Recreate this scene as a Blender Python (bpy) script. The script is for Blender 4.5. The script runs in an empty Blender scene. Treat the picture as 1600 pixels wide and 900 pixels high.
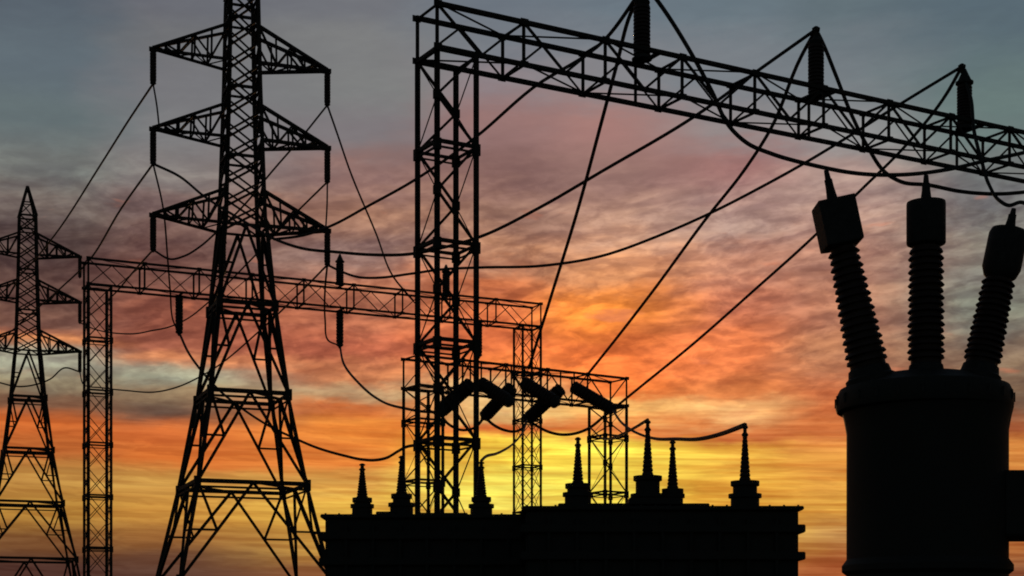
import bpy, bmesh, math, random
from mathutils import Vector, Matrix
random.seed(7)
S = bpy.context.scene
COL = S.collection
R = math.radians

# ------------------------------------------------------------------ camera
FPX, HOR, EYE = 2500.0, 1000.0, 1.6        # focal length and horizon row in photo pixels, eye height
cd = bpy.data.cameras.new('camera'); cam = bpy.data.objects.new('camera', cd); COL.objects.link(cam)
cam.location = (0, 0, EYE); cam.rotation_euler = (R(90), 0, 0)
cd.sensor_width = 36; cd.lens = 36 * FPX / 1600; cd.shift_y = (HOR - 450) / 1600
cd.clip_start = 0.1; cd.clip_end = 6000
S.camera = cam
S.render.resolution_x, S.render.resolution_y = 1024, 576
S.view_settings.view_transform = 'Standard'; S.view_settings.look = 'None'
S.view_settings.exposure = 0; S.view_settings.gamma = 1
S.cycles.pixel_filter_type = 'GAUSSIAN' if hasattr(S, 'cycles') else None
S.cycles.filter_width = 2.1

# ------------------------------------------------------------------ sun, low behind the clouds
SUN_AZ, SUN_EL = 2.4, 5.0                   # degrees right of the view axis, above the horizon
sd = bpy.data.lights.new('sun', 'SUN'); sd.energy = 0.2; sd.angle = R(1.5); sd.color = (1, .55, .25)
so = bpy.data.objects.new('sun', sd); COL.objects.link(so)
sdir = Vector((math.sin(R(SUN_AZ)) * math.cos(R(SUN_EL)), math.cos(R(SUN_AZ)) * math.cos(R(SUN_EL)), math.sin(R(SUN_EL))))
so.rotation_euler = sdir.to_track_quat('Z', 'Y').to_euler()

# ------------------------------------------------------------------ sky: sunset clouds in the world shader
W = bpy.data.worlds.new('World'); S.world = W; W.use_nodes = True
nt = W.node_tree; nt.nodes.clear(); L = nt.links
def N(t, **k):
    n = nt.nodes.new(t)
    for a, b in k.items(): setattr(n, a, b)
    return n
def setin(n, i, v):
    if isinstance(v, bpy.types.NodeSocket): L.new(v, n.inputs[i])
    else: n.inputs[i].default_value = v
def M(op, a, b=0.0, c=0.0, clamp=False):
    n = N('ShaderNodeMath', operation=op, use_clamp=clamp)
    setin(n, 0, a); setin(n, 1, b); setin(n, 2, c); return n.outputs[0]
def comb(x, y, z=0.0):
    n = N('ShaderNodeCombineXYZ'); setin(n, 0, x); setin(n, 1, y); setin(n, 2, z); return n.outputs[0]
def noise(vec, scale=1.0, detail=4.0, rough=.55, dist=0.0):
    n = N('ShaderNodeTexNoise'); L.new(vec, n.inputs['Vector'])
    n.inputs['Scale'].default_value = scale; n.inputs['Detail'].default_value = detail
    n.inputs['Roughness'].default_value = rough; n.inputs['Distortion'].default_value = dist
    return n.outputs[0]
def mix(f, a, b, mode='MIX'):
    n = N('ShaderNodeMix', data_type='RGBA', blend_type=mode)
    setin(n, 0, f); setin(n, 6, a); setin(n, 7, b); return n.outputs[2]
def lin(c):
    o = []
    for v in c:
        v /= 255.0; o.append(v / 12.92 if v <= .04045 else ((v + .055) / 1.055) ** 2.4)
    return (*o, 1)
def smooth(v, a, b):
    n = N('ShaderNodeMapRange', interpolation_type='SMOOTHSTEP')
    setin(n, 0, v); n.inputs[1].default_value = a; n.inputs[2].default_value = b; return n.outputs[0]
tc = N('ShaderNodeTexCoord'); sp = N('ShaderNodeSeparateXYZ'); L.new(tc.outputs['Generated'], sp.inputs[0])
X, Y, Z = sp.outputs
AZ = M('ARCTAN2', X, Y)                                            # 0 towards the sunset
EL = M('DIVIDE', Z, M('SQRT', M('ADD', M('MULTIPLY', X, X), M('MULTIPLY', Y, Y))))   # tangent of the elevation
# warp the bands so that cloud edges wander
n1 = noise(comb(M('MULTIPLY', AZ, 9), M('MULTIPLY', EL, 34)), 1, 5, .6)
n2 = noise(comb(M('MULTIPLY', AZ, 30), M('MULTIPLY', EL, 95), 3.0), 1, 4, .6)
warp = M('ADD', M('MULTIPLY', M('SUBTRACT', n1, .5), .034), M('MULTIPLY', M('SUBTRACT', n2, .5), .012))
low = smooth(EL, .0, .16)                                          # thin flat bands near the horizon wander less
ELw = M('ADD', EL, M('MULTIPLY', M('MULTIPLY', warp, M('ADD', .45, M('MULTIPLY', smooth(AZ, -.2, -.05), .55))), M('ADD', .35, M('MULTIPLY', low, .8))))
AZw = M('ADD', AZ, M('MULTIPLY', M('SUBTRACT', noise(comb(M('MULTIPLY', AZ, 12), M('MULTIPLY', EL, 25), 7.0), 1, 4, .6), .5), .07))
bands = [
 (100, [(0,88,98,108),(100,97,109,117),(180,99,111,114),(262,112,116,114),(320,104,95,93),(380,84,70,68),(450,95,71,65),(505,112,80,70),(518,150,98,76),(528,214,142,92),(546,150,148,130),(570,154,156,138),(598,140,130,106),(630,122,90,70),(662,205,108,52),(705,186,104,52),(738,190,140,72),(800,180,132,60),(846,122,82,50),(885,80,52,45)]),
 (250, [(0,104,106,114),(60,112,113,116),(120,118,118,122),(200,124,124,126),(285,128,122,120),(310,118,100,98),(360,108,84,80),(430,108,75,68),(500,148,88,70),(546,146,86,68),(560,222,148,102),(577,160,158,136),(594,158,162,140),(612,155,135,105),(645,104,82,70),(676,215,115,58),(716,206,110,50),(744,206,156,80),(800,204,148,68),(840,158,108,58),(870,106,72,55),(900,90,60,50)]),
 (580, [(0,114,116,122),(60,124,125,126),(150,126,127,127),(205,126,120,123),(275,144,112,106),(335,162,122,102),(400,146,119,111),(460,166,108,84),(500,172,104,78),(545,180,100,74),(588,205,132,88),(612,190,158,118),(636,206,116,62),(676,238,146,64),(722,226,134,62),(752,222,168,84),(800,226,180,76),(860,200,150,70),(900,140,90,55)]),
 (780, [(0,108,117,127),(60,116,122,130),(125,142,130,134),(190,150,116,113),(265,130,98,94),(340,150,115,100),(400,172,126,100),(450,202,117,74),(520,214,114,68),(580,230,128,66),(622,228,190,130),(648,225,185,120),(672,222,120,62),(700,252,222,80),(760,252,240,104),(820,246,224,100),(900,180,120,60)]),
 (950, [(0,106,118,128),(120,132,132,136),(200,166,124,118),(280,152,118,110),(350,190,150,128),(420,204,142,100),(480,245,146,62),(550,228,120,62),(610,234,124,60),(636,246,192,112),(672,236,142,74),(702,255,234,88),(780,252,234,92),(840,230,180,80),(900,170,110,60)]),
 (1150,[(0,104,118,127),(110,122,128,134),(200,144,136,136),(258,160,117,113),(350,166,140,132),(420,196,140,114),(482,200,120,88),(560,212,118,72),(610,214,128,74),(640,240,184,120),(654,236,178,116),(678,206,118,66),(702,240,186,78),(768,238,182,72),(850,226,180,74),(890,168,106,58)]),
 (1300,[(0,98,112,119),(110,116,124,130),(220,144,144,144),(280,172,146,138),(400,170,128,112),(480,170,118,96),(560,186,128,94),(618,198,112,70),(668,206,120,68),(718,234,164,76),(790,218,160,70),(838,184,132,76),(880,168,94,54)]),
 (1550,[(0,88,104,114),(180,104,122,120),(300,114,117,118),(400,120,118,112),(480,125,130,118),(556,134,114,95),(618,116,95,78),(668,166,96,60),(698,230,156,80),(742,222,152,76),(850,182,112,60),(900,130,80,55)]),
]
col = None; EMAX = .5
prev_az = None
for px, stops in bands:
    az = math.atan((px - 800) / FPX); ca = math.cos(az)
    r = N('ShaderNodeValToRGB'); cr = r.color_ramp; cr.interpolation = 'EASE'
    pts = sorted([((HOR - y) / FPX * ca / EMAX, lin(c)) for y, *c in stops])
    pts.append((1.0, lin((72, 84, 98))))
    while len(cr.elements) < len(pts): cr.elements.new(1.0)
    for e, (p, c) in zip(cr.elements, pts): e.position = p; e.color = c
    L.new(M('DIVIDE', ELw, EMAX), r.inputs[0])
    if col is None: col = r.outputs[0]
    else: col = mix(smooth(AZw, prev_az, az), col, r.outputs[0])
    prev_az = az
# cloud texture: long streaks low down, mottled puffs higher, lit flecks between them
hi = smooth(EL, .11, .18); top = M('SUBTRACT', 1, smooth(EL, .245, .315))
slant = M('ADD', EL, M('MULTIPLY', AZ, .02))
st = noise(comb(M('MULTIPLY', AZw, 11), M('MULTIPLY', slant, 105), 11.0), 1, 6, .6, .35)
fine = noise(comb(M('MULTIPLY', AZ, 13), M('MULTIPLY', slant, 330), 4.0), 1, 3, .5)
pf = noise(comb(M('MULTIPLY', AZ, 20), M('MULTIPLY', M('ADD', EL, M('MULTIPLY', AZ, -.12)), 52), 5.0), 1, 4, .52, .5)
pf2 = noise(comb(M('MULTIPLY', AZ, 70), M('MULTIPLY', EL, 170), 9.0), 1, 3, .55, .4)
big = noise(comb(M('MULTIPLY', AZ, 9), M('MULTIPLY', EL, 26), 2.0), 1, 4, .55, .4)
sband = mix(smooth(st, .34, .66), (.76, .62, .60, 1), (1.20, 1.26, 1.22, 1))
sfine = mix(smooth(fine, .36, .60), (.90, .78, .70, 1), (1.06, 1.10, 1.12, 1))
lowtex = mix(M('ADD', .4, M('MULTIPLY', smooth(AZ, -.17, -.06), .6)), (1, 1, 1, 1), mix(1, sband, sfine, 'MULTIPLY'))
mott = mix(smooth(pf, .33, .66), (.85, .80, .82, 1), (1.28, 1.26, 1.20, 1))
mott = mix(1, mott, mix(smooth(pf2, .34, .66), (.88, .85, .84, 1), (1.14, 1.15, 1.14, 1)), 'MULTIPLY')
def pfn(de, d=6, ro=.58):
    e = M('ADD', EL, de)
    return noise(comb(M('MULTIPLY', AZw, 22), M('MULTIPLY', M('ADD', e, M('MULTIPLY', AZ, -.10)), 62), 15.0), 1, d, ro, .35)
stb = noise(comb(M('MULTIPLY', AZw, 11), M('MULTIPLY', M('ADD', slant, .0022), 105), 11.0), 1, 6, .6, .35)
under = M('MULTIPLY', M('SUBTRACT', stb, st), 5.0)
lowtex = mix(1, lowtex, mix(smooth(under, -.5, .5), (.84, .76, .72, 1), (1.14, 1.16, 1.12, 1)), 'MULTIPLY')
lit = M('MULTIPLY', M('SUBTRACT', pfn(.0035), pfn(0.0)), 5.0)           # cloud thicker above than below: the low sun lights that underside
mott = mix(1, mott, mix(smooth(lit, -.55, .55), (.80, .76, .79, 1), (1.20, 1.21, 1.18, 1)), 'MULTIPLY')
calm = M('ADD', .08, M('MULTIPLY', top, .92))
col = mix(1, col, mix(hi, lowtex, mix(calm, (1, 1, 1, 1), mott)), 'MULTIPLY')
col = mix(1, col, mix(M('MULTIPLY', top, hi), (1, 1, 1, 1), mix(smooth(big, .36, .64), (.90, .88, .90, 1), (1.10, 1.07, 1.02, 1))), 'MULTIPLY')
fleck = noise(comb(M('MULTIPLY', AZ, 24), M('MULTIPLY', EL, 66), 21.0), 1, 3, .5)
col = mix(M('MULTIPLY', M('MULTIPLY', smooth(fleck, .63, .75), M('MULTIPLY', hi, M('SUBTRACT', 1, smooth(EL, .255, .285)))), .55), col, lin((222, 128, 92)))
# away from the sunset the clear dusk sky takes over
sky = N('ShaderNodeTexSky', sky_type='NISHITA'); sky.sun_disc = False
sky.sun_elevation = R(SUN_EL); sky.sun_rotation = R(SUN_AZ); sky.altitude = 200; sky.dust_density = 2.5
away = M('ADD', smooth(M('ABSOLUTE', AZ), .42, 1.5), smooth(EL, .45, 1.6), clamp=True)
dusk = mix(1, sky.outputs[0], (.028, .028, .028, 1), 'MULTIPLY')
col = mix(away, col, dusk)
bg = N('ShaderNodeBackground'); L.new(col, bg.inputs[0]); bg.inputs[1].default_value = 1.0
ow = N('ShaderNodeOutputWorld'); L.new(bg.outputs[0], ow.inputs[0])

# ------------------------------------------------------------------ helpers
def P(px, py, y):
    """world point seen at photo pixel (px,py) at distance y along the view"""
    return Vector(((px - 800) * y / FPX, y, EYE + (HOR - py) * y / FPX))
def mat(name, base, rough=.6, metal=0.0, var=.35, scale=6.0, bump=.15, spec=.3, tint=None):
    m = bpy.data.materials.new(name); m.use_nodes = True; t = m.node_tree; b = t.nodes['Principled BSDF']
    tcn = t.nodes.new('ShaderNodeTexCoord'); nz = t.nodes.new('ShaderNodeTexNoise')
    nz.inputs['Scale'].default_value = scale; nz.inputs['Detail'].default_value = 6; nz.inputs['Roughness'].default_value = .65
    t.links.new(tcn.outputs['Object'], nz.inputs['Vector'])
    r = t.nodes.new('ShaderNodeValToRGB'); r.color_ramp.elements[0].position = .32; r.color_ramp.elements[1].position = .68
    r.color_ramp.elements[0].color = (*[c * (1 - var) for c in base], 1)
    r.color_ramp.elements[1].color = (*(tint or [c * (1 + var) for c in base]), 1)
    t.links.new(nz.outputs[0], r.inputs[0]); t.links.new(r.outputs[0], b.inputs['Base Color'])
    b.inputs['Roughness'].default_value = rough; b.inputs['Metallic'].default_value = metal
    b.inputs['Specular IOR Level'].default_value = spec
    bp = t.nodes.new('ShaderNodeBump'); bp.inputs['Strength'].default_value = bump; bp.inputs['Distance'].default_value = .01
    nz2 = t.nodes.new('ShaderNodeTexNoise'); nz2.inputs['Scale'].default_value = scale * 8
    t.links.new(tcn.outputs['Object'], nz2.inputs['Vector']); t.links.new(nz2.outputs[0], bp.inputs['Height'])
    t.links.new(bp.outputs[0], b.inputs['Normal'])
    return m
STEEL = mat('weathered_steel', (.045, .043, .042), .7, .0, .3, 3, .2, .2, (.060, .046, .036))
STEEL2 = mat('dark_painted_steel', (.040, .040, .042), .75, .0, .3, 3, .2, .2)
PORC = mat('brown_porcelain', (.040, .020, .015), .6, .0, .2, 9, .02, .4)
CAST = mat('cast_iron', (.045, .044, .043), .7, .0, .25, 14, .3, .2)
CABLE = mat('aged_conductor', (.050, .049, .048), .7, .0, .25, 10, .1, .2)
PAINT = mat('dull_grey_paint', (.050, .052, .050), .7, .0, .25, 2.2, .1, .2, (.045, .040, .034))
CONC = mat('stained_concrete', (.20, .19, .175), .95, .0, .3, 2.5, .6, .1)
def grav():
    m = mat('gravel_ground', (.055, .050, .043), .98, 0, .5, .8, 1.0, .05, (.075, .066, .05))
    v = m.node_tree.nodes.new('ShaderNodeTexVoronoi'); v.inputs['Scale'].default_value = 16
    t = m.node_tree; tcn = t.nodes['Texture Coordinate']; t.links.new(tcn.outputs['Object'], v.inputs['Vector'])
    t.links.new(v.outputs['Distance'], t.nodes['Bump'].inputs['Height']); t.nodes['Bump'].inputs['Distance'].default_value = .04
    return m
GRAVEL = grav()

def link(o, parent=None):
    COL.objects.link(o)
    if parent is not None: o.parent = parent
    return o
def thing(name, label, cat, loc, group=None):
    o = bpy.data.objects.new(name, None); COL.objects.link(o); o.location = loc; o.empty_display_size = .3
    o['label'] = label; o['category'] = cat
    if group: o['group'] = group
    return o
def root_loc(o):
    v = Vector((0, 0, 0))
    while o is not None: v += Vector(o.location); o = o.parent
    return v
def mesh(name, verts, faces, m, smooth_=False):
    me = bpy.data.meshes.new(name); me.from_pydata([tuple(v) for v in verts], [], faces); me.materials.append(m)
    me.validate()
    bm = bmesh.new(); bm.from_mesh(me); bmesh.ops.recalc_face_normals(bm, faces=bm.faces)
    bm.to_mesh(me); bm.free()
    if smooth_:
        for p in me.polygons: p.use_smooth = True
        try: me.set_sharp_from_angle(angle=R(35))
        except Exception: pass
    return me
def inst(name, me, parent, mtx):
    """part from a shared mesh, world matrix -> local to an unrotated parent"""
    o = bpy.data.objects.new(name, me); link(o, parent)
    o.matrix_local = Matrix.Translation(-root_loc(parent)) @ mtx if parent is not None else mtx
    return o
def box_geo(x0, x1, y0, y1, z0, z1):
    v = [(x, y, z) for x in (x0, x1) for y in (y0, y1) for z in (z0, z1)]
    return v, [(0, 1, 3, 2), (4, 6, 7, 5), (0, 4, 5, 1), (2, 3, 7, 6), (0, 2, 6, 4), (1, 5, 7, 3)]
def bevel_box(name, size, m, bev=.02):
    v, f = box_geo(-size[0]/2, size[0]/2, -size[1]/2, size[1]/2, -size[2]/2, size[2]/2)
    me = bpy.data.meshes.new(name); me.from_pydata(v, [], f); me.materials.append(m)
    bm = bmesh.new(); bm.from_mesh(me); bmesh.ops.recalc_face_normals(bm, faces=bm.faces)
    bmesh.ops.bevel(bm, geom=bm.edges[:], offset=bev, segments=2, affect='EDGES'); bm.to_mesh(me); bm.free()
    return me
def lathe(name, prof, m, seg=20, smooth_=True):
    """prof: (radius, z) bottom to top"""
    v, f = [], []
    for r, z in prof:
        for k in range(seg):
            a = 2 * math.pi * k / seg; v.append((r * math.cos(a), r * math.sin(a), z))
    for i in range(len(prof) - 1):
        for k in range(seg):
            a, b = i * seg + k, i * seg + (k + 1) % seg
            f.append((a, b, b + seg, a + seg))
    f.append(tuple(range(seg))[::-1]); f.append(tuple(range((len(prof) - 1) * seg, len(prof) * seg)))
    return mesh(name, v, f, m, smooth_)
# shared section meshes, unit size (scaled to each member)
def angle_mesh(m):
    t = .22
    pl = [(-.5, -.5), (.5, -.5), (.5, -.5 + t), (-.5 + t, -.5 + t), (-.5 + t, .5), (-.5, .5)]
    v = [(x, y, -.5) for x, y in pl] + [(x, y, .5) for x, y in pl]
    f = [(0, 1, 2, 3), (0, 3, 4, 5), (6, 7, 8, 9), (6, 9, 10, 11)] + [(i, (i + 1) % 6, (i + 1) % 6 + 6, i + 6) for i in range(6)]
    return mesh('angle_section', v, f, m)
def box_mesh(m):
    v, f = box_geo(-.5, .5, -.5, .5, -.5, .5); return mesh('plate', v, f, m)
ANG, ANG2, BOX, BOX2 = angle_mesh(STEEL), angle_mesh(STEEL2), box_mesh(STEEL), box_mesh(STEEL2)
def align(d, up=Vector((0, 0, 1))):
    z = d.normalized(); u = up if abs(z.dot(up)) < .98 else Vector((1, 0, 0))
    x = u.cross(z).normalized(); y = z.cross(x)
    return Matrix((x, y, z)).transposed().to_4x4()
def bar(name, p, q, w, parent, me=None, d=None, roll=0.0):
    p, q = Vector(p), Vector(q); v = q - p
    m = Matrix.Translation((p + q) / 2) @ align(v) @ Matrix.Rotation(roll, 4, 'Z') @ Matrix.Diagonal((w, d or w, v.length, 1))
    return inst(name, me or ANG, parent, m)
def plate(p, w, h, t, parent, xdir, me=None):
    """gusset plate: width w along xdir, height h, thickness t"""
    x = Vector(xdir).normalized(); z = Vector((0, 0, 1)); y = z.cross(x)
    m = Matrix.Translation(p) @ Matrix((x, y, z)).transposed().to_4x4() @ Matrix.Diagonal((w, t, h, 1))
    return inst('gusset_plate', me or BOX, parent, m)

# ------------------------------------------------------------------ ground
gv = [(-3000, -400, 0), (3000, -400, 0), (3000, 5000, 0), (-3000, 5000, 0)]
g = bpy.data.objects.new('ground', mesh('ground', gv, [(0, 1, 2, 3)], GRAVEL)); link(g); g['kind'] = 'structure'

# ------------------------------------------------------------------ lattice gantries
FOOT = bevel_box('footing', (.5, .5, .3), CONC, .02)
def gantry(name, label, A0, A1, width, height, n, post_w, chord_w, br_w, cpan, cols=(True, True), xs=1, sec=None, first=None):
    """A0, A1: near bottom chord ends (world). returns function beam(s, lateral 0..1, up 0..1)"""
    A0, A1 = Vector(A0), Vector(A1)
    d = A1 - A0; d.z = 0; Ln = d.length; d.normalize(); nn = Vector((-d.y, d.x, 0))
    zb = (A0.z + A1.z) / 2
    root = thing(name, label, 'gantry', (A0.x, A0.y, 0))
    def at(s, l, u): return Vector((A0.x, A0.y, zb)) + d * s + nn * (l * width) + Vector((0, 0, u * height))
    for l in (0, 1):
        for u in (0, 1):
            bar('beam_chord', at(-.04, l, u), at(Ln + .04, l, u), chord_w, root, sec)
    pn = Ln / n
    for i in range(n + 1):
        s = i * pn
        for l in (0, 1): bar('beam_upright', at(s, l, 0), at(s, l, 1), chord_w * .85, root, sec)
        for u in (0, 1): bar('beam_strut', at(s, 0, u), at(s, 1, u), chord_w * .75, root, sec)
        for l in (0, 1):
            for u in (0, 1):
                plate(at(s, l, u) + nn * (-.045 if l == 0 else .045), chord_w * 2.1, chord_w * 1.5, .015, root, d)
        if i < n:
            a, b, mid = s, s + pn, s + pn / 2
            bar('beam_brace', at(a, 0, 1), at(mid, 0, 0), br_w, root, sec); bar('beam_brace', at(b, 0, 1), at(mid, 0, 0), br_w, root, sec)
            bar('beam_brace', at(a, 1, 0), at(mid, 1, 1), br_w, root, sec); bar('beam_brace', at(b, 1, 0), at(mid, 1, 1), br_w, root, sec)
            for u in (0, 1):
                p, q = (0, 1) if (i + u) % 2 else (1, 0)
                bar('plan_brace', at(a, p, u) + Vector((0, 0, .02)), at(b, q, u) + Vector((0, 0, .02)), br_w * .6, root, sec)
    def column(s0, dens):
        c = [(s0, 0), (s0 + width, 0), (s0 + width, 1), (s0, 1)]       # A B D C
        f = lambda k, z: Vector((A0.x, A0.y, z)) + d * c[k % 4][0] + nn * (c[k % 4][1] * width)
        zt = zb - .03; zs = [zt] + ([zb - first] if first else [])
        while zs[-1] > cpan * 1.1: zs.append(zs[-1] - cpan)
        zs.append(.32)
        for k in range(4):
            bar('column_post', f(k, .3), f(k, zt), post_w, root, sec, roll=R(90) * k)
            inst('footing', FOOT, root, Matrix.Translation(f(k, .15)))
        for i, z in enumerate(zs):
            for k in range(4):
                if i == len(zs) - 1: continue
                bar('column_ring', f(k, z), f(k + 1, z), post_w * (.7 if i == 0 else .62), root, sec)
                if i: 
                    bar('column_ring', f(k, z - .13), f(k + 1, z - .13), post_w * .34, root, sec)
                    plate(f(k, z - .08), post_w * 1.2, .26, post_w * 1.05, root, d)
        for i in range(len(zs) - 1):
            ht = (zs[i] - zs[i + 1]) / xs
            for j in range(xs):
                z1 = zs[i] - j * ht; z0 = z1 - ht
                if xs == 1:
                    zm = (z0 + z1) / 2
                    for m_, o_, wf in ((0, 1, 1.0), (2, 3, 1.0), (0, 3, .55), (2, 1, .55)):
                        bar('column_brace', f(o_, z1), f(m_, zm), br_w * wf, root, sec)
                        bar('column_brace', f(m_, zm), f(o_, z0), br_w * wf, root, sec)
                    for m_ in (0, 2): plate(f(m_, zm), post_w * 1.15, .20, post_w * 1.02, root, d)
                    continue
                for k in range(4):
                    wb = br_w * .75
                    bar('column_brace', f(k, z1), f(k + 1, z0), wb, root, sec)
                    bar('column_brace', f(k + 1, z1), f(k, z0), wb, root, sec)
    if cols[0]: column(0, 1)
    if cols[1]: column(Ln - width, 1)
    return root, at, Ln, nn, d

# big near gantry: its beam runs away to the right, past the frame
th = math.atan2(.494, .87)
a0 = P(683, 73, 36); Lb = 27.0
a1 = a0 + Vector((math.cos(th), math.sin(th), 0)) * Lb
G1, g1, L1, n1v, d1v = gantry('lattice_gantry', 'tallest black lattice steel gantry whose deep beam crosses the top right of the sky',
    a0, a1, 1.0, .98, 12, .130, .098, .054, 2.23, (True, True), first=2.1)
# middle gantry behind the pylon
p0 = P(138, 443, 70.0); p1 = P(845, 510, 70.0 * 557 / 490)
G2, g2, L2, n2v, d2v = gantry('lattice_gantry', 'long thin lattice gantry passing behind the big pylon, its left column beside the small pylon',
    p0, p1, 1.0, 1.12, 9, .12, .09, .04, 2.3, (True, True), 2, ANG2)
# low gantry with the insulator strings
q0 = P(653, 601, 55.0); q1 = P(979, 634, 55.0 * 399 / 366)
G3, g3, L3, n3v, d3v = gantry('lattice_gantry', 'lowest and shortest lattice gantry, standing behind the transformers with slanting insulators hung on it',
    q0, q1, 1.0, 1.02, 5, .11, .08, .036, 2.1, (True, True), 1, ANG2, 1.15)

# ------------------------------------------------------------------ lattice pylons
PHI = R(21)
PROF = [(0, 7.1), (3.8, 5.62), (7.45, 4.08), (10.9, 2.92), (14.3, 2.10), (16.8, 1.68), (17.6, 1.50), (22.65, 1.20), (26.1, 1.06)]
ARMS = [(23.78, 23.56, 24.95), (20.78, 20.62, 21.92), (17.55, 17.32, 18.65)]
def pylon(label, X, Yc, dz, half=3.35, k=1.0):
    root = thing('transmission_pylon', label, 'pylon', (X, Yc, 0))
    dd = Vector((math.cos(PHI), math.sin(PHI), 0)); nn = Vector((-math.sin(PHI), math.cos(PHI), 0))
    prof = [(z + dz, w) for z, w in PROF]
    if dz > 0: prof = [(0, 8.1), (3.8 + dz, 5.6)] + prof[2:]
    def wid(z):
        for (z0, w0), (z1, w1) in zip(prof, prof[1:]):
            if z <= z1: return w0 + (w1 - w0) * (z - z0) / (z1 - z0)
        return prof[-1][1]
    C = [(-1, -1), (1, -1), (1, 1), (-1, 1)]
    def f(i, z):
        h = wid(z) / 2; a, b = C[i % 4]; return Vector((X, Yc, z)) + dd * (a * h) + nn * (b * h)
    for i in range(4):
        inst('footing', FOOT, root, Matrix.Translation(f(i, .1)) @ Matrix.Scale(1.6, 4))
        zs = [p[0] for p in prof]
        for z0, z1 in zip(zs, zs[1:]): bar('leg', f(i, z0), f(i, z1), (.16 if z0 < 17 + dz else .145) * k, root, ANG, roll=R(90) * i)
    rings = [3.8 + dz, 7.45 + dz, 10.9 + dz, 14.3 + dz]
    for z in rings:
        for i in range(4):
            bar('ring_beam', f(i, z), f(i + 1, z), .15 * k, root)
            if z > 7 + dz: bar('ring_beam', f(i, z - .22), f(i + 1, z - .22), .08 * k, root)
            plate(f(i, z - .05), .24, .42, .2, root, dd)
        bar('plan_brace', (f(0, z) + f(1, z)) / 2, (f(1, z) + f(2, z)) / 2, .08 * k, root)
        bar('plan_brace', (f(2, z) + f(3, z)) / 2, (f(3, z) + f(0, z)) / 2, .08 * k, root)
    secs = list(zip([prof[0][0] + .2] + rings, rings + [17.3 + dz]))
    for z0, z1 in secs:
        for i in range(4):
            P0, Q0, P1, Q1 = f(i, z0), f(i + 1, z0), f(i, z1), f(i + 1, z1); Mx = (P1 + Q1) / 2
            for A, B in ((P0, P1), (Q0, Q1)):
                bar('diagonal_brace', A, Mx, .115 * k, root)
                lm, dm = (A + B) / 2, (A + Mx) / 2
                if z1 < 15 + dz:
                    bar('secondary_brace', lm, dm, .075 * k, root); bar('secondary_brace', dm, B, .085 * k, root)
                else: bar('secondary_brace', lm, dm, .07 * k, root)
    z = 17.3 + dz; npan = 10; hp = (26.1 + dz - z) / npan
    for j in range(npan):
        for i in range(4):
            bar('lattice_bar', f(i, z), f(i + 1, z + hp), (.075) * k, root)
            if j % 2 == 0 or True: bar('lattice_bar', f(i + 1, z), f(i, z + hp), .085 * k, root)
            if j % 3 == 0: bar('ring_beam', f(i, z), f(i + 1, z), .1 * k, root)
        z += hp
    pk = Vector((X, Yc, 28.1 + dz))
    for i in range(4):
        bar('peak_leg', f(i, 26.1 + dz), pk, .14 * k, root); bar('ring_beam', f(i, 26.1 + dz), f(i + 1, 26.1 + dz), .11 * k, root)
        a = f(i, 26.1 + dz).lerp(pk, .45); b = f(i + 1, 26.1 + dz).lerp(pk, .45); bar('peak_brace', a, b, .07 * k, root)
        bar('peak_brace', f(i, 26.1 + dz), b, .07 * k, root)
    tips = []
    for zt, zl, zu in ARMS:
        zt, zl, zu = zt + dz, zl + dz, zu + dz
        for sgn in (-1, 1):
            tip = Vector((X, Yc, zt)) + dd * (sgn * half)
            h0, h1 = wid(zl) / 2, wid(zu) / 2
            lo = [Vector((X, Yc, zl)) + dd * (sgn * h0) + nn * (s * h0) for s in (-1, 1)]
            up = [Vector((X, Yc, zu)) + dd * (sgn * h1) + nn * (s * h1) for s in (-1, 1)]
            # the arm: four chords meeting in a tip plate, one mesh; its braces are sub-parts
            V, F = [], []
            def add(p, q, w):
                m = Matrix.Translation((p + q) / 2) @ align(q - p) @ Matrix.Diagonal((w, w, (q - p).length, 1))
                b = len(V); V.extend(m @ v.co for v in ANG.vertices)
                F.extend(tuple(b + i for i in pl.vertices) for pl in ANG.polygons)
            for r in (0, 1): add(lo[r], tip, .12 * k); add(up[r], tip + Vector((0, 0, .06)), .12 * k)
            add(tip - dd * (sgn * .35) , tip + dd * (sgn * .14), .17 * k); add(lo[0], lo[1], .1 * k); add(up[0], up[1], .1 * k)
            rl = Vector((X, Yc, 0)); V = [v - rl for v in V]
            arm = bpy.data.objects.new('cross_arm', mesh('cross_arm', V, F, STEEL)); link(arm, root)
            st = [0, .24, .46, .66, .83]
            for r in (0, 1):
                for j, t in enumerate(st):
                    a, b = lo[r].lerp(tip, t), up[r].lerp(tip, t)
                    if j: bar('arm_brace', a, b, .07 * k, arm)
                    if j < len(st) - 1:
                        t2 = st[j + 1]
                        if j % 2: bar('arm_brace', a, up[r].lerp(tip, t2), .075 * k, arm)
                        else: bar('arm_brace', b, lo[r].lerp(tip, t2), .075 * k, arm)
            for j, t in enumerate(st[1:4]):
                bar('arm_brace', lo[0].lerp(tip, t), lo[1].lerp(tip, t), .06 * k, arm)
                bar('arm_brace', lo[j % 2].lerp(tip, st[j]), lo[1 - j % 2].lerp(tip, t), .05 * k, arm)
            tips.append(tip)
    return tips     # L1 R1 L2 R2 L3 R3
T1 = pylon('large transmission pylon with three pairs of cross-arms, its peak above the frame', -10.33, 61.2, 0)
T2 = pylon('smaller distant transmission pylon at the left edge, its pointed peak in full view', (43 - 800) * 104 / FPX, 104, 3.0, 3.3, 1.0)

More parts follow.
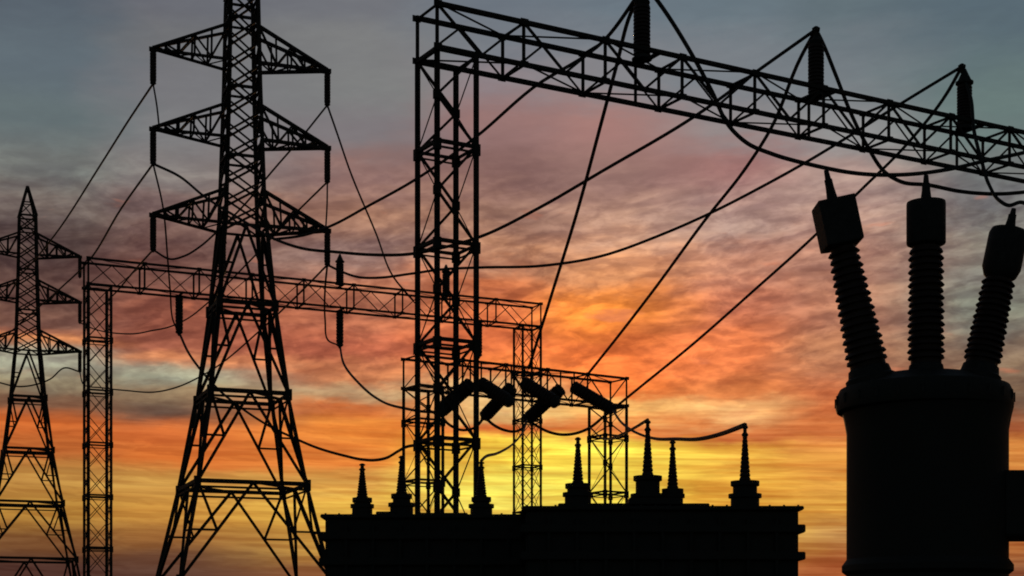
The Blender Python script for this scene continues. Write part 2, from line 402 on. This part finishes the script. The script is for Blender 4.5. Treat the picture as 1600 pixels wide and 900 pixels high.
# ------------------------------------------------------------------ insulators
def shed_mesh(name, ri, ro, h, seg=16):
    return lathe(name, [(ri, -h * .15), (ro * .97, -h * .45), (ro, -h * .32), (ri * 1.15, h * .35), (ri, h * .45)], PORC, seg)
_cache = {}
def shed(ri, ro, h, seg=16):
    key = (round(ri, 3), round(ro, 3), round(h, 3), seg)
    if key not in _cache: _cache[key] = shed_mesh('shed', ri, ro, h, seg)
    return _cache[key]
def insulator(name, label, base, end, r, n, group, cat='insulator', core=.72, cap=.09, flange=1.18, knob=False, drop=False):
    """stack of sheds from base to end"""
    base, end = Vector(base), Vector(end); v = end - base; Ln = v.length
    root = thing(name, label, cat, base, group)
    A = align(v); Tm = lambda t: Matrix.Translation(base + v.normalized() * t) @ A
    rc = r * core
    inst('core', lathe('core', [(rc, 0), (rc, Ln - cap * .5)], PORC, 14), root, Tm(0))
    inst('base_cap', lathe('base_cap', [(r * flange, 0), (r * flange, cap * .35), (r * .95, cap * .5), (r * .85, cap * 1.1)], CAST, 16), root, Tm(0))
    pf = [(r * .85, -cap), (r * .95, -cap * .3), (r * .9, 0), (r * .5, cap * .6), (r * .25, cap * 1.6)]
    if knob: pf = [(r * .85, -cap), (r * 1.15, -cap * .6), (r * 1.15, 0), (r * .9, cap * .3), (r * .45, cap * 2.4), (r * .22, cap * 3.6)]
    inst('end_cap', lathe('end_cap', pf, CAST, 16), root, Tm(Ln))
    z0, z1 = cap * 1.2, Ln - cap * 1.2; pt = (z1 - z0) / n
    me = shed(rc, r, pt * .95)
    for i in range(n): inst('shed', me, root, Tm(z0 + (i + .5) * pt))
    return root
# three posts on the big gantry beam
def s_at(px, l):                            # distance along the big beam where column px is seen
    lo, hi = 0, 26
    for _ in range(40):
        m = (lo + hi) / 2; p = g1(m, l, 1)
        if 800 + FPX * p.x / p.y < px: lo = m
        else: hi = m
    return lo
GR1 = 'post insulators standing on the beam of the nearest gantry'
tops1 = []
for px, ytop, lab, kn in ((1003, 2, 'ribbed post insulator on the big beam, leftmost of three, top cut off', False),
                      (1275, 64, 'ribbed black post insulator on the big beam, middle of three, wires meeting at its point', False),
                      (1507, 128, 'ribbed post insulator with a stepped cap, rightmost of three on the big beam', True)):
    s = s_at(px, .72); b = g1(s, .72, 1) + Vector((0, 0, .03)); yy = b.y
    e = Vector((b.x, b.y, EYE + (HOR - ytop) * yy / FPX))
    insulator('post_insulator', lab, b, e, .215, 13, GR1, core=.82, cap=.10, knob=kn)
    pb = bar('beam_strut', g1(s, 0, 1), g1(s, 1, 1), .12, G1); bar('beam_upright', g1(s, 1, 0), g1(s, 1, 1), .08, G1)
    tops1.append((e, yy))
# posts and hanging strings on the middle gantry
def gpt(gf, Ln, px, l, u):
    lo, hi = 0, Ln
    for _ in range(40):
        m = (lo + hi) / 2; p = gf(m, l, u)
        if 800 + FPX * p.x / p.y < px: lo = m
        else: hi = m
    return gf(lo, l, u)
GR2 = 'post insulators standing on the middle gantry beam'; GR3 = 'insulators hanging under the middle gantry beam'
for px, yt, lab in ((347, 378, 'post insulator on the middle gantry beam, seen through the big pylon legs'),
                    (531, 408, 'post insulator on the middle gantry beam just right of the big pylon'),
                    (697, 424, 'post insulator on the middle gantry beam, seen inside the tall gantry column')):
    b = gpt(g2, L2, px, .5, 1) + Vector((0, 0, .06)); e = Vector((b.x, b.y, EYE + (HOR - yt) * b.y / FPX))
    insulator('post_insulator', lab, b, e, .19, 9, GR2, core=.8, cap=.09, knob=True)
HG = {}
for px, yt, lab in ((280, 520, 'insulator hanging under the middle gantry beam, left of the big pylon'),
                    (531, 540, 'insulator hanging under the middle gantry beam, right of the big pylon'),
                    (748, 556, 'insulator hanging under the middle gantry beam, touching the tall column edge')):
    b = gpt(g2, L2, px, .5, 0) + Vector((0, 0, -.06)); e = Vector((b.x, b.y, EYE + (HOR - yt) * b.y / FPX))
    insulator('hanging_insulator', lab, b, e, .18, 9, GR3, core=.8, cap=.09); HG[px] = e
# small cross members that carry them
for px in (347, 531, 697): c = gpt(g2, L2, px, .5, 1); bar('beam_strut', c - n2v * .5, c + n2v * .5, .12, G2)
for px in (280, 531, 748): c = gpt(g2, L2, px, .5, 0); bar('beam_strut', c - n2v * .5, c + n2v * .5, .12, G2)
# suspension strings on the pylons
side = ['left', 'right']; row = ['top', 'middle', 'bottom']
INS1, INS2 = [], []
for T, out, who, grp in ((T1, INS1, 'the large pylon', 'suspension strings on the large pylon'), (T2, INS2, 'the small far pylon', 'suspension strings on the small pylon')):
    for i, t in enumerate(T):
        b = t + Vector((0, 0, -.10)); e = b + Vector((0, 0, -1.22))
        insulator('suspension_insulator', 'string of dark discs hanging from the %s %s arm of %s' % (row[i // 2], side[i % 2], who), b, e,
                  .125, 9, grp, core=.82, cap=.06, flange=.7)
        out.append(e)
# slanting tension strings on the low gantry
GR4 = 'slanting tension insulators on the low gantry'
TS = {}
def g3near(px, py, dy): # point on the near face of the low gantry beam
    s = gpt(g3, L3, px, 0, .5); return P(px, py, s.y + dy)
for key, (ax, ay), (bx, by), dy, r, lab in (
    ('a', (735, 601), (686, 644), .9, .23, 'thick tension insulator slanting down left, seen through the tall column'),
    ('b', (752, 599), (797, 628), -.9, .20, 'tension insulator slanting down right, just right of the tall column'),
    ('c', (799, 606), (757, 651), .9, .21, 'tension insulator slanting down left, second of three leaning that way'),
    ('d', (820, 599), (869, 629), -.9, .21, 'tension insulator slanting down right in the middle of the low gantry'),
    ('e', (876, 608), (824, 655), .9, .21, 'tension insulator slanting down left, last of three leaning that way'),
    ('f', (897, 605), (957, 640), -.9, .20, 'tension insulator slanting down right, alone at the right of the low gantry')):
    A, B = g3near(ax, ay, -.12), g3near(ax, ay, -.12).y + dy
    B = P(bx, by, B)
    insulator('tension_insulator', lab, A, B, r * 1.18, 10, GR4, core=.86, cap=.10, flange=1.0); TS[key] = B
    bar('hanger_bar', A, gpt(g3, L3, ax, 0, 1), .06, G3, ANG2); 

# ------------------------------------------------------------------ wires
def tube(name, pts, r, seg=6):
    V, F = [], []; n = len(pts)
    for i, p in enumerate(pts):
        t = (pts[min(i + 1, n - 1)] - pts[max(i - 1, 0)]); A = align(t, Vector((.3, .2, .93)).normalized())
        for k in range(seg):
            a = 2 * math.pi * k / seg; V.append(p + A @ Vector((r * math.cos(a), r * math.sin(a), 0)))
    for i in range(n - 1):
        for k in range(seg): F.append((i * seg + k, i * seg + (k + 1) % seg, (i + 1) * seg + (k + 1) % seg, (i + 1) * seg + k))
    F.append(tuple(range(seg))); F.append(tuple(range((n - 1) * seg, n * seg)))
    return V, F
def catmull(c, k=8):
    c = [c[0] * 2 - c[1]] + c + [c[-1] * 2 - c[-2]]; out = []
    for i in range(1, len(c) - 2):
        p0, p1, p2, p3 = c[i - 1:i + 3]
        # centripetal-like: scale tangents by the segment length to avoid kinks
        l01, l12, l23 = (p1 - p0).length, (p2 - p1).length, (p3 - p2).length
        m1 = ((p2 - p1) * (l01 / l12) + (p1 - p0) * (l12 / l01)) / (l01 + l12) * l12
        m2 = ((p3 - p2) * (l12 / l23) + (p2 - p1) * (l23 / l12)) / (l12 + l23) * l12
        for j in range(k):
            t = j / k; t2, t3 = t * t, t * t * t
            out.append(p1 * (2 * t3 - 3 * t2 + 1) + m1 * (t3 - 2 * t2 + t) + p2 * (-2 * t3 + 3 * t2) + m2 * (t3 - t2))
    out.append(c[-2]); return out
def pix(v): return (800 + FPX * v.x / v.y, HOR - FPX * (v.z - EYE) / v.y, v.y)
def wire(label, px, Y0, Y1, r, start=None, end=None, group=None):
    """conductor through photo points; real distance runs from Y0 to Y1 along it; start/end: exact anchors"""
    px = list(px)
    if start is not None: px.insert(0, pix(start)[:2]); Y0 = start.y
    if end is not None: px.append(pix(end)[:2]); Y1 = end.y
    Ls = [0]
    for a, b in zip(px, px[1:]): Ls.append(Ls[-1] + math.hypot(b[0] - a[0], b[1] - a[1]))
    # equal steps along the real wire: interpolate 1/depth in the picture
    pts = []
    for (x, y), l in zip(px, Ls):
        t = l / Ls[-1]; dep = 1 / ((1 - t) / Y0 + t / Y1); pts.append(P(x, y, dep))
    pts = catmull(pts)
    V, F = tube('wire', pts, r * 1.5); loc = pts[0]; V = [v - loc for v in V]
    o = bpy.data.objects.new('conductor_wire', mesh('conductor_wire', V, F, CABLE, True)); link(o); o.location = loc
    o['label'] = label; o['category'] = 'wire'
    if group: o['group'] = group
    return o
apx = []
for (e, yy), (x, y) in zip(tops1, ((1008, -24), (1275, 46), (1503, 104))): apx.append(P(x, y, yy))
Ya, Yb, Yc = [a.y for a in apx]
# terminal rods from the post caps up to where the wires meet
for (e, yy), a in zip(tops1, apx):
    i = [o for o in COL.objects if o.name.startswith('post_insulator') and (Vector(o.location).xy - e.xy).length < .05][0]
    bar('terminal_rod', e, a, .10, i, BOX); inst('clamp', lathe('clamp', [(.05, -.07), (.10, -.05), (.11, .03), (.04, .08)], CAST, 12), i, Matrix.Translation(a))
GW = 'conductors dropping from the big gantry posts'
wire('wire from the leftmost post down left behind the tall column to the large pylon', [(945, 62), (833, 137), (745, 213), (650, 280), (575, 322), (517, 353), (477, 367)], Ya, 61, .034, apx[0], P(428, 374, 61.3), GW)
wire('wire from the leftmost post falling steeply to the top of the low gantry', [(985, 22), (964, 100), (940, 190), (905, 320), (862, 460)], Ya, 57, .034, apx[0], P(826, 576, 57.2), GW)
wire('wire from the leftmost post falling right then sagging under the big beam', [(1028, 2), (1085, 92), (1112, 142), (1140, 198), (1168, 224), (1205, 240), (1270, 258), (1340, 271), (1410, 273), (1480, 265), (1545, 250), (1610, 236)], Ya, 43, .036, apx[0], P(1700, 205, 44), GW)
wire('wire from the middle post down left behind the tall column, joining the large pylon', [(1182, 112), (1100, 172), (940, 268), (840, 326), (750, 370), (700, 385), (640, 397), (580, 398), (528, 394), (472, 388), (428, 373), (380, 345), (318, 306), (281, 276)], Yb, 61, .034, apx[1], INS1[2], GW)
wire('wire from the middle post falling steeply left to the right end of the low gantry', [(1252, 88), (1205, 200), (1160, 270), (1110, 333), (1020, 455), (970, 520)], Yb, 58.5, .034, apx[1], P(919, 584, 58.2), GW)
wire('wire from the middle post falling right then sagging below the big beam', [(1285, 66), (1305, 115), (1330, 178), (1355, 228), (1385, 271), (1408, 284), (1450, 289), (1500, 299), (1560, 303), (1610, 299)], Yb, 45, .036, apx[1], P(1700, 280, 46), GW)
wire('wire from the rightmost post passing low behind the tall column in a long sag', [(1450, 136), (1385, 176), (1320, 217), (1262, 252), (1190, 292), (1110, 333), (1030, 368), (940, 400), (850, 415), (750, 418), (690, 421), (640, 428), (590, 434), (560, 433), (535, 425)], Yc, 62, .032, apx[2], INS1[5], GW)
wire('wire from the rightmost post down left past the leaning bushing to the right tension insulator', [(1480, 145), (1420, 222), (1340, 302), (1270, 371), (1180, 452), (1080, 540), (1000, 605)], Yc, 58, .034, apx[2], TS['f'], GW)
wire('wire from the rightmost post dropping to curl over the right bushing', [(1516, 150), (1522, 205), (1534, 252), (1546, 290), (1560, 312), (1577, 321), (1594, 316), (1620, 330)], Yc, 43, .034, P(1507, 124, Yc - .1), P(1700, 345, 41), GW)
GP = 'conductors strung at the large pylon'
wire('thin line from the top left arm of the large pylon down to the small pylon', [(205, 182), (160, 253), (85, 368), (22, 440)], 60, 104, .028, INS1[0], INS2[2], GP)
wire('thin line from the middle left arm of the large pylon down past the small pylon', [(190, 325), (141, 405), (95, 450), (43, 495)], 60, 104, .028, INS1[2], INS2[4], GP)
wire('thin line from the bottom left arm of the large pylon down behind the middle gantry', [(215, 417), (180, 458), (150, 485)], 60, 104, .026, INS1[4], INS2[3], GP)
wire('near vertical drop line between the top and middle left arms of the large pylon', [(245, 165)], 60, 60, .022, INS1[0], P(249, 202, 60.0), GP)
wire('drop line from the middle left arm to the hanging insulator on the middle gantry', [(254, 320), (262, 405), (266, 455), (272, 505)], 60, 71, .026, INS1[2], HG[280], GP)
wire('drop line between the middle and bottom right arms of the large pylon', [(511, 320)], 62, 62, .022, INS1[3], P(509, 357, 62.2), GP)
wire('drop line from the bottom right arm curling to the hanging insulator below', [(508, 450), (508, 500), (513, 532)], 62, 74, .028, INS1[5], HG[531], GP)
wire('thin line from the top right arm slanting down right to the middle gantry beam', [(528, 212), (545, 262), (588, 366), (613, 430)], 62, 75, .028, INS1[1], P(646, 470, 75.6), GP)
wire('thin line from the top right arm passing behind the large pylon and sagging left', [(470, 216), (425, 268), (380, 322), (337, 364), (313, 385), (288, 400), (267, 405)], 62, 60, .026, INS1[1], INS1[4], GP)
wire('thin line from the middle right arm behind the pylon, sagging away left below the beam', [(465, 330), (390, 408), (319, 478), (299, 494), (264, 511), (235, 517), (215, 521), (185, 521), (150, 515)], 62, 104, .028, INS1[3], INS2[3], GP)
wire('thin line from the bottom right arm behind the pylon legs, sagging away far left', [(484, 442), (458, 468), (400, 522), (340, 572), (308, 591), (282, 603), (247, 612), (195, 610), (160, 606), (130, 600)], 62, 104, .028, INS1[5], INS2[5], GP)
wire('thin slack line sagging left behind the small pylon from its lowest right arm', [(100, 575), (79, 592), (55, 601), (29, 604), (0, 598)], 104, 110, .035, INS2[5], P(-60, 575, 112), GP)
GJ = 'slack jumper wires at the low gantry'
wire('slack line from the left hanging insulator behind the pylon legs to the low gantry column', [(295, 552), (312, 576), (345, 612), (382, 641), (416, 663), (463, 686), (491, 698), (538, 712), (566, 718), (585, 719), (605, 715), (622, 705), (633, 699)], 71, 57, .036, HG[280], P(652, 695, 56), GJ)
wire('slack line from the right hanging insulator curving down to the first tension insulator', [(537, 568), (560, 598), (585, 620), (605, 631), (632, 638), (660, 643)], 74, 56, .036, HG[531], TS['a'], GJ)
wire('small slack jumper between the first two left-leaning tension insulators', [(700, 662), (722, 672), (742, 668)], 56, 56, .034, TS['a'], TS['c'], GJ)
wire('slack jumper sagging between the second and third left-leaning tension insulators', [(770, 663), (788, 672), (806, 674), (818, 668)], 56, 57, .036, TS['c'], TS['e'], GJ)
wire('slack jumper sagging from the third left-leaning insulator to the rightmost one', [(838, 665), (858, 675), (876, 679), (900, 677), (922, 668), (942, 652)], 57, 58, .036, TS['e'], TS['f'], GJ)
wire('slack line from the third left-leaning insulator down to the left transformer bushing', [(815, 678), (796, 698), (775, 709), (758, 714)], 57, 26, .018, TS['e'], P(752, 720, 25.8), GJ)

# ------------------------------------------------------------------ middle transformers
def lathe_bushing(rb, rt, h, seg=14):
    """tapered ribbed porcelain spike with a metal head, ribs finer than a pixel group stay in one mesh"""
    pr = []; n = 11
    for i in range(n):
        z = h * .82 * i / n; r = rb + (rt - rb) * i / n; p = h * .82 / n
        pr += [(r * .90, z), (r * 1.06, z + p * .35), (r * 1.04, z + p * .5), (r * .90, z + p * .95)]
    return lathe('bushing', pr, PORC, seg)
def box_part(name, x0, x1, y0, y1, z0, z1, parent, m, bev=.02):
    me = bevel_box(name, (x1 - x0, y1 - y0, z1 - z0), m, bev)
    return inst(name, me, parent, Matrix.Translation(((x0 + x1) / 2, (y0 + y1) / 2, (z0 + z1) / 2)))
def transformer(label, Yf, xl, xr, ytop, depth, bush, step=None, fins=True):
    k = Yf / FPX; x0, x1 = (xl - 800) * k, (xr - 800) * k; zt = EYE + (HOR - ytop) * k
    root = thing('power_transformer', label, 'transformer', ((x0 + x1) / 2, Yf + depth / 2, 0))
    box_part('plinth', x0 - .25, x1 + .25, Yf - .3, Yf + depth + .3, 0, .35, root, CONC, .03)
    box_part('tank', x0 + .09, x1 - .09, Yf + .09, Yf + depth - .09, .35, zt - .06, root, PAINT, .03)
    box_part('lid', x0 + .02, x1 - .02, Yf + .02, Yf + depth - .02, zt - .06, zt, root, PAINT, .012)
    for i, z in enumerate((zt - .34, zt - .75, zt - 1.16, zt - 1.6, zt - 2.1, zt - 2.6)):
        if z > .6: box_part('stiffener_band', x0, x1, Yf, Yf + depth, z - .06, z + .06, root, PAINT, .012)
    nx = int((x1 - x0) / .42)
    rib = bevel_box('stiffener_rib', (.05, .07, zt - .55), PAINT, .008)
    for i in range(1, nx):
        inst('stiffener_rib', rib, root, Matrix.Translation((x0 + (x1 - x0) * i / nx, Yf + .055, .35 + (zt - .5) / 2)))
    bolt = lathe('lid_bolt', [(.016, 0), (.016, .018)], CAST, 6, False)
    nb = int((x1 - x0) / .21)
    for i in range(nb): inst('lid_bolt', bolt, root, Matrix.Translation((x0 + .1 + (x1 - x0 - .2) * i / (nb - 1), Yf + .07, zt)))
    if step:
        for (sl, sr, sy, dy) in step:
            zz = EYE + (HOR - sy) * k
            box_part('cover_plate', (sl - 800) * k, (sr - 800) * k, Yf + .25, Yf + .25 + dy, zt, zz, root, PAINT, .01)
    for bx, tip, sh, base, tw, ty2, tw2 in bush:
        Yb_ = Yf + .55; kk = Yb_ / FPX; X = (bx - 800) * kk; zf = lambda y: EYE + (HOR - y) * kk
        c = Vector((X, Yb_, 0)); zs = zf(base); z2 = zf(ty2); r1, r2 = tw * kk / 2, tw2 * kk / 2
        tur = inst('turret', lathe('turret', [(r2 * .86, zt), (r2 * .86, z2 - .04), (r2, z2 - .04), (r2, z2 + .02), (r1 * .84, z2 + .03),
              (r1 * .84, zs - .085), (r1, zs - .07), (r1, zs), (r1 * .5, zs + .008)], PAINT, 24), root, Matrix.Translation(c))
        rb, rt = 8.6 * kk, 3.2 * kk; h = zf(tip) - zs
        b = inst('bushing', lathe_bushing(rb, rt, h), root, Matrix.Translation(c + Vector((0, 0, zs))))
        t = bpy.data.objects.new('terminal', lathe('terminal', [(rt * 1.5, h * .80), (rt * 1.7, h * .83), (rt * .9, h * .87), (rt * .9, h * .93), (rt * 1.5, h * .94), (rt * 1.5, h * .97), (rt * .6, h)], CAST, 12)); link(t, b)
    return root, k, zt
# bushings: centre, tip row, -, base row, width, second tier row, width
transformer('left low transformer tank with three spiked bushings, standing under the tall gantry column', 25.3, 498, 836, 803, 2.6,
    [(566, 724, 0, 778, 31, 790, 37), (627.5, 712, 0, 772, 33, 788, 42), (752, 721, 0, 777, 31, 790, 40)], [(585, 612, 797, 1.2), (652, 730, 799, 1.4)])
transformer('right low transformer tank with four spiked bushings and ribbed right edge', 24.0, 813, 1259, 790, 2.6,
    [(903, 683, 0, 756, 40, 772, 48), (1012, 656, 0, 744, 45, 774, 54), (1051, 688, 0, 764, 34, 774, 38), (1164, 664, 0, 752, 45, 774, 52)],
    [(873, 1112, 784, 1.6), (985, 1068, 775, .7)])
wire('wire from the rightmost tension insulator down and along to the last transformer bushing', [(973, 662), (1001, 679), (1028, 686), (1055, 686), (1092, 686), (1130, 677)], 58, 24.6, .026, TS['f'], P(1164, 664, 24.55), GJ)
wire('short wire rising from the crossing jumper to the tall second bushing tip', [(948, 686), (975, 677), (994, 667)], 40, 24.6, .018, P(922, 668, 58), P(1012, 656, 24.55), GJ)

# ------------------------------------------------------------------ near instrument transformer at the right
YN = 14.0; kN = YN / FPX
def near_transformer():
    cx = (1448 - 800) * kN; zf = lambda y: EYE + (HOR - y) * kN; r = (1571 - 1325) / 2 * kN
    root = thing('instrument_transformer', 'large black near transformer with three fanned ribbed bushings at the right edge', 'transformer', (cx, YN, 0))
    T0 = Matrix.Translation((cx, YN, 0)); TL = Matrix.Translation((cx - .026, YN, 0))
    box_part('plinth', cx - 1.0, cx + 1.0, YN - 1.0, YN + 1.0, 0, .5, root, CONC, .03)
    inst('tank', lathe('tank', [(r * 1.12, .5), (r * 1.12, .56), (r, .62), (r, zf(899)), (r * 1.06, zf(893)), (r * 1.06, zf(884)), (r, zf(874)),
         (r * 1.0, zf(676)), (r * 1.03, zf(655)), (r * 1.06, zf(640))], PAINT, 48), root, T0)
    inst('lid', lathe('lid', [(r * 1.05, zf(644)), (r * 1.085, zf(642)), (r * 1.10, zf(636)), (r * 1.09, zf(618)), (r * 1.05, zf(608)), (r * .85, zf(601)), (r * .66, zf(592)), (r * .6, zf(588)), (r * .3, zf(585))], PAINT, 48), root, TL)
    bolt = lathe('lid_bolt', [(.016, -.04), (.016, .04)], CAST, 6, False)
    for i in range(24):
        a = 2 * math.pi * i / 24; inst('lid_bolt', bolt, root, Matrix.Translation((cx - .026 + math.cos(a) * r * 1.09, YN + math.sin(a) * r * 1.09, zf(626))))
    # cabinet on the right, carried on past the frame
    x0 = cx + r * .80
    box_part('side_chamber', x0, x0 + 1.5, YN - .42, YN + .42, zf(842), zf(742), root, PAINT, .015)
    box_part('support_post', x0 + 1.28, x0 + 1.40, YN - .06, YN + .06, 0, zf(842) - .004, root, PAINT, .008)
    for i in range(5): box_part('stiffener_rib', x0 + .45 + i * .22, x0 + .50 + i * .22, YN - .45, YN + .45, zf(842), zf(739), root, PAINT, .008)
    plt = box_part('rating_plate', cx - .16, cx + .16, YN - r - .012, YN - r + .01, 1.9, 2.1, root, CAST, .003)
    # bushings: base, cap bottom, cap top, tip (photo rows), core widths top/bottom
    for base, cb, ct, tip, wt, wb, nsh, lab, dY in (
        ((1363, 604), (1316, 384), (1299, 316), (1283, 268), 37, 58, 16, 'left bushing leaning left, square-shouldered cap', -.1),
        ((1447, 600), (1447, 382), (1447, 316), (1446, 274), 42, 47, 17, 'middle bushing standing upright', -.25),
        ((1527, 600), (1562, 432), (1578, 358), (1588, 327), 39, 51, 14, 'right bushing leaning right', -.1)):
        b, c0, c1, tp = (P(*q, YN + dY) for q in (base, cb, ct, tip))
        v = c0 - b; Ln = v.length; A = align(v); k = kN
        TB = Matrix.Translation(b) @ A
        bo = inst('bushing', lathe('bushing', [(wb / 2 * k, 0), (wt / 2 * k, Ln + .02)], PORC, 24), root, TB)
        bo['label'] = lab
        def sub(nm, me, t):
            o = bpy.data.objects.new(nm, me); COL.objects.link(o); o.parent = bo; o.location = (0, 0, t); return o
        rb0 = wb / 2 * k
        sub('mounting_flange', lathe('mounting_flange', [(rb0 * 1.34, -.16), (rb0 * 1.34, .08), (rb0 * 1.16, .10), (rb0 * 1.08, .16), (rb0 * .9, .18)], CAST, 24), 0)
        for i in range(nsh):
            t = .2 + (Ln - .23) * (i + .5) / nsh; rr = (wb + (wt - wb) * t / Ln) / 2 * k; ov = .026 + .008 * (i % 2)
            sub('shed', shed(rr * .98, rr + ov, (Ln - .23) / nsh * .6, 24), t)
        h = (c1 - c0).length; rc = 29.5 * k
        if lab.startswith('left'):                  # square terminal box
            q = 2 ** .5 * .97
            cp = sub('cap', lathe('cap', [(rc * .7 * q, -.015), (rc * .98 * q, 0), (rc * q, .012), (rc * q, h - .012), (rc * .98 * q, h)], CAST, 4, False), Ln)
            cp.rotation_euler = (0, 0, R(45))
        elif lab.startswith('right'):
            sub('cap', lathe('cap', [(rc * .7, -.02), (rc * .84, 0), (rc, .07), (rc, h - .05), (rc * .9, h - .01), (rc * .4, h + .01)], CAST, 28), Ln)
        else:
            sub('cap', lathe('cap', [(rc * .72, -.02), (rc * .97, 0), (rc, .01), (rc, h - .02), (rc * .985, h), (rc * .4, h + .008)], CAST, 28), Ln)
        h2 = (tp - c1).length
        tr = sub('terminal', lathe('terminal', [(.05, 0), (.036, h2 * .45), (.034, h2 * .7), (.026, h2 * .72), (.020, h2)], CAST, 14), Ln + h)
    return root
near_transformer()
